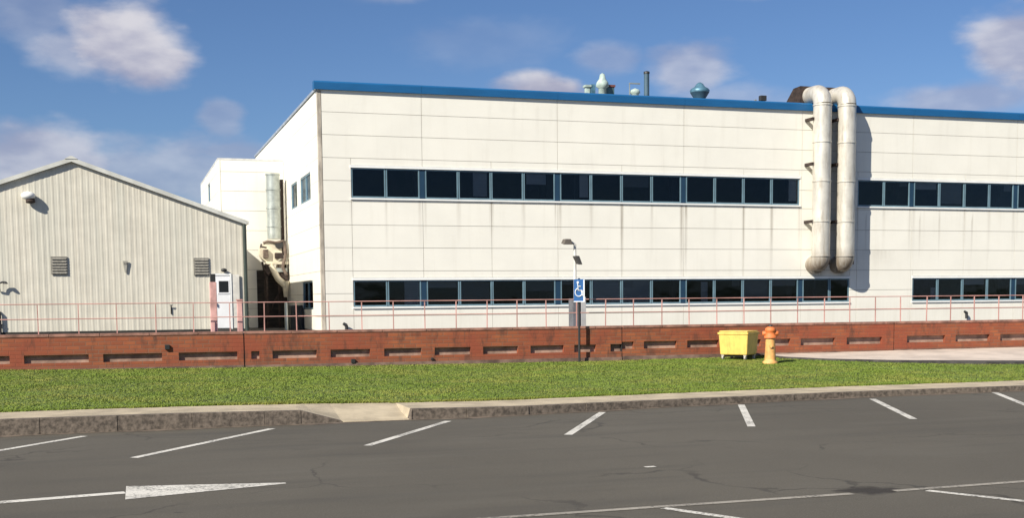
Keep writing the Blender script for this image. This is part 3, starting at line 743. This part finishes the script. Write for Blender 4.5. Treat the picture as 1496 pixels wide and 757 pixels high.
MB().box(-.02, .34, -.42, -.34, 3.02, 3.28).build('access_hatch', M_RUSTD, t, bevel=.01)
MB().box(.10, .56, -.30, -.22, 1.9, 2.44).build('guard_plate', M_RUSTD, t)
t = thing('bollard', 'grey steel bollard standing in the shaded alley behind the wall', 'bollard', (6.05, 47.5, .5))
MB().lathe([(.07, 0), (.07, 1.05), (.05, 1.12), (.0, 1.14)], seg=14).build('shaft', M_GALV, t)
MB().lathe([(.12, 0), (.12, .03), (.07, .05)], seg=14).build('foot', M_RUSTD, t)
tag(MB().box(6.5, 7.0, 49.6, 51.2, .5, 1.5).build('waste_container', M_DARK, bevel=.03), 'dark waste container in the shade against the factory flank', 'container')

# ------------------------------------------------------------------ shed
SX, SEZ, SRX, SRZ, SY, SYB = -1.51, 4.62, 4.37, 6.72, 46.0, 54.3
slope = (SRZ - SEZ) / (SRX - SX)
sz = lambda x: SRZ - abs(x - SX) * slope
sh = thing('clad_shed', 'grey-cream corrugated metal shed with shallow pitched gable facing the car park', 'shed')
SLX = 2 * SX - SRX
prof = [(0, 0), (.06, 0), (.08, -.005), (.13, -.005), (.15, 0), (.2, 0)]
sheet_x = list(np.arange(SLX, SRX - .3, .98)) + [SRX]
def clad_sheet(x0, x1, zb):
    pts = [];  x = x0; i = 0
    while True:
        for (dx, dy) in prof[:-1]:
            if x0 + i * .1992 + dx < x1 - .002: pts.append((x0 + i * .1992 + dx, dy))
        i += 1
        if x0 + i * .1992 >= x1: break
    pts.append((x1, 0)); off = random.uniform(-.004, .004)
    if x0 < SX < x1: pts = sorted(pts + [(SX, 0)])
    vs = [(x, SY + dy + off, zb) for x, dy in pts] + [(x, SY + dy + off, sz(x) - .06) for x, dy in pts]
    n = len(pts); mb = MB(); mb.add(vs, [(k, k + 1, k + 1 + n, k + n) for k in range(n - 1)])
    mb.build('cladding_sheet', M_CLAD, sh)
for a, b in zip(sheet_x, sheet_x[1:]):
    clad_sheet(a, b, 2.66 if (a > 3.1 and False) else .66)
MB().prism([(SLX + .05, .3), (SRX - .05, .3), (SRX - .05, sz(SRX) - .1), (SX, SRZ - .1), (SLX + .05, sz(SLX) - .1)], 'y', SY + .02, SY + .12).build('gable_frame', M_JOINT, sh)
MB().box(SRX - .06, SRX, SY + .13, SYB, .3, SEZ - .05).build('side_wall', M_CLAD, sh)
MB().box(SLX, SLX + .06, SY + .13, SYB, .3, SEZ - .05).build('side_wall', M_CLAD, sh)
MB().prism([(SLX, .3), (SRX, .3), (SRX, sz(SRX) - .1), (SX, SRZ - .1), (SLX, sz(SLX) - .1)], 'y', SYB, SYB + .1).build('rear_wall', M_CLAD, sh)
MB().box(SLX, 3.16, SY - .05, SY + .019, .3, .65).build('plinth', M_PLINTH, sh)
for s in (-1, 1):
    e = SX + s * (SRX - SX + .12)
    def rp(y0, y1, dz0, dz1, sgn=s, e=e):
        a = (SX, SRZ); b = (e, SRZ - abs(e - SX) * slope)
        return MB().prism([(a[0], a[1] + dz0), (b[0], b[1] + dz0), (b[0], b[1] + dz1), (a[0], a[1] + dz1)], 'y', y0, y1)
    rp(SY - .02, SYB + .2, 0, .05).build('roof', M_TRIM, sh)
    rp(SY - .14, SY - .024, -.09, .06).build('verge_trim', M_TRIM, sh)
MB().prism([(SX - .22, SRZ + .0), (SX + .22, SRZ + .0), (SX + .04, SRZ + .10), (SX - .04, SRZ + .10)], 'y', SY - .16, SYB + .2).build('ridge_cap', M_TRIM, sh)
MB().tube([(SRX + .03, SY - .09, sz(SRX) - .12), (SRX + .03, SY - .09, .5)], .07, 10).build('downpipe', mat('dark_green_pipe', (.04, .055, .045), .5), sh)
MB().prism([(SY - .15, SEZ - .0), (SYB + .2, SEZ), (SYB + .2, SEZ - .1), (SY - .15, SEZ - .1)], 'x', SRX + .13, SRX + .2).build('gutter', M_TRIM, sh)
for x, z in ((-2.06, 2.99), (2.82, 2.95)):
    v = MB().box(x - .27, x + .27, SY - .05, SY - .02, z - .32, z + .32).build('vent', M_LOUVRE, sh)
    m_ = MB()
    for i in range(6): m_.prism([(SY - .075, z - .29 + i * .1), (SY - .051, z - .26 + i * .1), (SY - .051, z - .235 + i * .1), (SY - .08, z - .275 + i * .1)], 'x', x - .24, x + .24)
    m_.build('louvre', M_LOUVRE, v)
# door with its porch panel
d = MB().box(3.24, 3.82, SY - .10, SY - .055, .69, 2.62)
dr = d.build('door', M_DOOR, sh, bevel=.01)
MB().box(3.42, 3.77, SY - .115, SY - .101, 2.0, 2.42).build('pane', mat('black_glass', (.012, .012, .014), .12), dr)
m_ = MB().box(3.37, 3.42, SY - .12, SY - .101, 1.95, 2.47).box(3.77, 3.81, SY - .12, SY - .101, 1.95, 2.47).box(3.42, 3.77, SY - .12, SY - .101, 1.95, 2.0).box(3.42, 3.77, SY - .12, SY - .101, 2.42, 2.47)
m_.build('glazing_bead', M_DOOR, dr)
MB().box(3.30, 3.33, SY - .16, SY - .101, 1.5, 1.62).build('handle', M_DARK, dr)
m_ = MB().box(3.17, 3.235, SY - .12, SY - .05, .66, 2.70).box(3.825, 3.88, SY - .12, SY - .05, .66, 2.70).box(3.235, 3.825, SY - .12, SY - .05, 2.63, 2.70)
m_.build('door_frame', M_FLASH, sh)
MB().box(3.89, 4.16, SY - .09, SY - .05, .69, 2.66).build('side_panel', mat('pale_side_panel', (.70, .67, .60), .5), sh)
MB().box(3.1, 4.2, SY - .5, SY - .125, .3, .66).build('step', M_YARD, sh)
# fittings on the shed
t = thing('bulkhead_lamp', 'small dark lamp above the white shed door', 'lamp', (3.62, SY - .12, 2.76))
MB().ball((0, 0, .06), .11, .10, .07).build('lamp_body', M_DARK, t); MB().box(-.03, .03, 0, .10, 0, .10).build('bracket', M_DARK, t)
t = thing('vent_cowl', 'round white cowl with dark mouth high on the shed gable', 'vent', (-2.97, SY - .05, 5.33))
MB().ball((0, -.12, .08), .24, .20, .15).build('hood', M_FLASH, t)
MB().tube([(0.07, -.12, -.14), (0.05, -.08, .05)], [.16, .13], 16).build('mouth', M_RUSTD, t)
MB().tube([(0, -.1, 0), (0, .06, 0)], .12, 14).build('collar', M_FLASH, t)
t = thing('alarm_box', 'small grey wedge shaped alarm box in the middle of the shed gable', 'alarm', (.17, SY - .04, 2.96))
MB().hexa([(-.03, -.03, -.22), (.03, -.03, -.22), (.03, 0, -.22), (-.03, 0, -.22)], [(-.09, -.05, .2), (.09, -.05, .2), (.09, 0, .2), (-.09, 0, .2)]).build('case', mat('grey_alarm', (.42, .40, .34), .6), t, bevel=.008)
MB().box(-.05, .05, -.06, -.04, .08, .14).build('lens', M_LOUVRE, t)
t = thing('wall_tap', 'little dark standpipe tap on the shed wall left of the door', 'tap', (1.71, SY - .05, 1.38))
MB().tube([(0, .03, -.15), (0, .03, .1), (.0, -.03, .14)], .022, 8).build('pipe', M_DARK, t); MB().tube([(-.05, -.03, .17), (.05, -.03, .17)], .015, 8).build('handle', M_DARK, t)
t = thing('bracket_lamp', 'dark swan-neck lamp bracket at the left edge on the shed wall', 'lamp', (-4.05, SY - .05, 2.1))
MB().tube([(0, 0, 0), (0, -.12, .12), (0, -.14, .26), (.10, -.14, .31), (.22, -.14, .31)], .035, 10).build('arm', M_DARK, t)
MB().lathe([(.09, 0), (.03, .08)], (.22, -.14, .25), 12).build('lamp_shade', M_DARK, t)
t = thing('drain_pipe', 'short dark drain pipe at the foot of the shed left edge', 'pipe', (-4.08, SY - .1, .5))
MB().tube([(0, 0, 0), (0, 0, .85), (-.1, 0, .95)], .05, 10).build('pipe', M_DARK, t); MB().box(-.08, .08, -.02, .06, .4, .45).build('clip', M_DARK, t)

# ------------------------------------------------------------------ ducts on the facade
def bend(c, r, a0, a1, n, x, sgn=1):
    return [(x, c[0] + r * math.cos(R(a0 + (a1 - a0) * i / n)), c[1] + r * math.sin(R(a0 + (a1 - a0) * i / n))) for i in range(n + 1)]
for x, lab in ((27.74, 'left of two tall white ventilation ducts running up the facade'), (28.90, 'right of two tall white ventilation ducts, beside the wall shadow')):
    t = thing('ventilation_duct', lab, 'duct', (x, 44.40, 0), 0, 'twin ventilation ducts on the facade')
    rr = .375
    MB().tube([(0, 0, 3.32), (0, 0, 9.55)], rr, 28, False).build('riser', M_DUCT, t)
    MB().tube([(0, 0, 9.55)] + bend((.46, 9.55), .46, 180, 90, 8, 0)[1:] + [(0, 1.1, 10.01)], rr, 28).build('top_elbow', M_DUCT, t)
    MB().tube([(0, 0, 3.32)] + bend((.33, 3.32), .33, 180, 265, 8, 0)[1:] + [(0, .62, 2.99)], rr * .99, 28).build('bottom_elbow', M_DUCT, t)
    for z in (3.33, 4.75, 6.4, 8.0, 9.5): MB().tube([(0, 0, z - .025), (0, 0, z + .025)], rr + .022, 28).build('joint_band', M_DUCT, t)
    for z in (8.95, 7.12, 4.76):
        MB().box(-.47, -.34, .0, .58, z - .06, z + .06).build('bracket', M_RUSTD, t, bevel=.01)
    MB().box(.44, .62, .28, .56, 3.0, 9.2).build('support_shade_channel', M_RUSTB, t)  # frame between the ducts; the right one is added as the duct's dark shading
    MB().prism([(.95, 9.46), (2.1, 9.46), (2.1, 9.9), (1.5, 10.40), (.95, 10.42)], 'x', -.48, .46).build('roof_hood', M_RUSTD, t)

# ------------------------------------------------------------------ roof plant
RZ = 9.45
t = thing('roof_vent', 'small pale box vent, leftmost on the roof edge', 'vent', (18.4, 47, RZ))
MB().box(-.10, .06, -.1, .1, 0, .80).build('shaft', M_PALEV, t); MB().box(.09, .30, -.12, .12, 0, .92).build('case', M_BLUEV, t, bevel=.02); MB().box(-.15, .11, -.15, .15, .80, .88).build('cap', M_PALEV, t)
t = thing('roof_vent', 'pale green conical cowl on a red-brown box on the roof', 'vent', (19.1, 47, RZ))
MB().box(-.02, .40, -.2, .2, 0, .82).build('base_box', mat('teal_vent_box', (.08, .16, .18), .5), t, bevel=.02)
MB().box(-.05, .43, -.23, .23, .825, .91).build('box_lid', M_REDV, t)
MB().lathe([(.16, 0), (.16, .75), (.27, .82), (.24, .98), (.14, 1.12), (.10, 1.3), (.0, 1.36)], (-.14, -.22, 0), 18).build('cowl', M_PALEV, t)
t = thing('roof_vent', 'low pale domed vent under a thin horizontal guard rail on the roof', 'vent', (20.5, 47, RZ))
MB().lathe([(.16, 0), (.16, .62), (.22, .66), (.18, .78), (.0, .86)], seg=16).build('dome', M_PALEV, t)
MB().box(-.26, .22, -.03, .03, 1.02, 1.07).build('guard_rail', M_GALV, t); m_ = MB().box(-.26, -.23, -.02, .02, 0, 1.02); m_.build('rail_post', M_GALV, t)
t = thing('flue', 'tall thin dark flue standing on the factory roof', 'flue', (21.02, 47, RZ))
MB().lathe([(.11, 0), (.11, 1.46)], seg=14).build('pipe', mat('slate_flue', (.06, .11, .15), .5), t); MB().lathe([(.125, 1.46), (.125, 1.55), (.02, 1.58)], seg=14).build('cap', M_DARK, t)
t = thing('roof_vent', 'blue-grey mushroom shaped turbine vent on the roof', 'vent', (23.45, 47, RZ))
MB().lathe([(.20, 0), (.20, .48), (.40, .80)], seg=20).build('neck', mat('dark_blue_neck', (.03, .08, .13), .5), t)
MB().lathe([(.40, .801), (.42, .88), (.36, .96), (.22, 1.04), (.14, 1.16), (.05, 1.22), (.0, 1.23)], seg=20).build('cap', M_BLUEV, t)
t = thing('roof_camera', 'small dark floodlight on the roof edge left of the ducts', 'light', (26.4, 47, RZ))
MB().box(-.03, .03, -.03, .03, 0, .60).build('stem', M_DARK, t); MB().box(-.12, .17, -.1, .1, .58, .80).build('head', M_DARK, t, bevel=.02); MB().box(-.36, -.28, -.04, .04, 0, .62).build('stub', M_LOUVRE, t)

# ------------------------------------------------------------------ camera and lamp column, cabinet, sign
t = thing('camera_column', 'slim pale column with a floodlight and a security camera before the facade', 'lamp post', (14.40, 38, .5))
MB().lathe([(.10, 0), (.08, .9), (.05, 1.0), (.045, 2.95)], seg=14).build('pole', mat('pale_column_paint', (.72, .70, .64), .5), t)
MB().tube([(0, 0, 2.95), (-.12, 0, 3.02), (-.2, 0, 3.02)], .035, 10).build('arm', M_CABL, t)
m_ = MB().hexa([(-.46, -.16, 2.93), (-.12, -.16, 2.93), (-.12, .1, 2.98), (-.46, .1, 2.98)], [(-.38, -.12, 3.12), (-.18, -.12, 3.12), (-.16, .08, 3.12), (-.40, .08, 3.12)])
m_.build('floodlight', mat('brown_grey_lamp', (.13, .11, .09), .5), t, bevel=.02)
m_ = MB().hexa([(.02, -.3, 2.27), (.16, -.3, 2.27), (.16, -.02, 2.30), (.02, -.02, 2.30)], [(-.10, -.3, 2.54), (.05, -.3, 2.56), (.05, -.02, 2.58), (-.10, -.02, 2.56)])
m_.build('camera_head', mat('dark_camera', (.07, .065, .06), .5), t, bevel=.02)
t = thing('utility_cabinet', 'narrow grey utility cabinet behind the wall at the column foot', 'cabinet', (14.22, 37.4, .5))
MB().box(-.20, .08, -.2, .2, 0, 1.15).build('case', M_CAB, t, bevel=.01); MB().box(.09, .26, -.2, .2, 0, 1.20).build('side_case', M_CABL, t, bevel=.01)
MB().box(-.17, .05, -.212, -.202, .08, 1.08).build('door', M_CAB, t)
t = thing('disabled_parking_sign', 'blue and white disabled parking sign on a thin dark pole at the wall', 'sign', (9.02, 23.57, .30), R(-20)); t.scale = (.88, 1, 1)
MB().tube([(0, 0, 0), (0, 0, 1.75)], .028, 10).build('pole', M_DARK, t)
MB().box(-.125, .125, -.045, -.032, 1.27, 1.73).build('plate', M_SIGNB, t)
MB().box(-.13, .13, -.058, -.046, 1.26, 1.28).box(.10, .13, -.058, -.046, 1.28, 1.72).build('white_border', M_SIGNW, t)
m_ = MB()
m_.tube([(-.03, -.050, 1.665), (-.03, -.056, 1.665)], .025, 12)
ring = [(-.005 + .085 * math.cos(R(a)), -.052, 1.46 + .085 * math.sin(R(a))) for a in range(110, 400, 15)]
m_.tube(ring, .011, 6)
m_.tube([(-.03, -.052, 1.64), (-.02, -.052, 1.50), (.05, -.052, 1.50), (.085, -.052, 1.39)], .013, 6)
m_.tube([(-.028, -.052, 1.585), (.04, -.052, 1.58)], .010, 6)
m_.build('wheelchair_symbol', M_SIGNW, t)

# ------------------------------------------------------------------ yellow bin and hydrant
bx, by = 12.38, 22.95
t = thing('wheeled_bin', 'yellow wheeled plastic bin on the grass against the brick wall', 'bin', (bx, by, gz(bx, by)), R(-52))
MB().hexa([(-.30, -.26, .10), (.30, -.26, .10), (.30, .26, .10), (-.30, .26, .10)], [(-.33, -.29, .54), (.33, -.29, .54), (.33, .29, .54), (-.33, .29, .54)]).build('body', M_YELLOW, t, bevel=.02)
m_ = MB()
for sx in (-.345, .33): m_.box(sx, sx + .015, -.305, .305, .53, .575)
for sy in (-.305, .29): m_.box(-.33, .33, sy, sy + .015, .53, .575)
m_.build('rim', M_YELLOW, t, bevel=.008)
MB().box(-.32, .32, -.28, .28, .576, .605).build('lid', M_YELLOW, t, bevel=.012)
for (x, y) in ((-.25, -.22), (.25, -.22), (-.25, .22), (.25, .22)):
    c = MB().box(x - .03, x + .03, y - .03, y + .03, .075, .10).build('castor', M_CASTOR, t)
    MB().tube([(x - .018, y, .042), (x + .018, y, .042)], .042, 12).build('wheel', M_CASTOR, c)
MB().box(-.22, .22, -.2, .2, .06, .09).build('chassis', M_RUBBER, t)
hx, hy = 12.45, 21.75
t = thing('hydrant', 'yellow-orange hydrant post with a red cap right of the yellow bin', 'hydrant', (hx, hy, gz(hx, hy)), R(-25)); t.scale = (1.0, 1.0, 1.08)
MB().lathe([(.15, 0), (.15, .04), (.11, .06), (.115, .10)], seg=20).build('base', M_ORANGE, t)
MB().lathe([(.112, .10), (.10, .30), (.092, .48)], seg=20).build('barrel', M_ORANGE, t)
MB().lathe([(.125, .48), (.125, .52), (.10, .53), (.10, .60), (.115, .61), (.10, .66), (.05, .69)], seg=20).build('bonnet', M_REDOR, t)
MB().lathe([(.04, .69), (.04, .72), (.02, .725)], seg=8).build('operating_nut', M_DARK, t)
for s in (-1, 1): MB().tube([(s * .09, 0, .565), (s * .15, 0, .565), (s * .16, 0, .565)], [.045, .045, .03], 12).build('nozzle_cap', M_REDOR, t)
MB().tube([(0, -.09, .33), (0, -.13, .33)], .035, 12).build('front_outlet', M_ORANGE, t)

for x, z, lab in ((7.92, .62, 'small dark pipe stub at the facade foot near the left corner'), (35.4, .75, 'small dark pipe stub at the facade foot under the right hand windows')):
    t = thing('pipe_stub', lab, 'pipe', (x, 44.85, z - .12))
    MB().tube([(0, 0, 0), (0, 0, .26)], .06, 10).build('pipe', M_DARK, t); MB().tube([(0, 0, .24), (-.12, 0, .32)], [.07, .05], 10).build('spout', M_DARK, t)
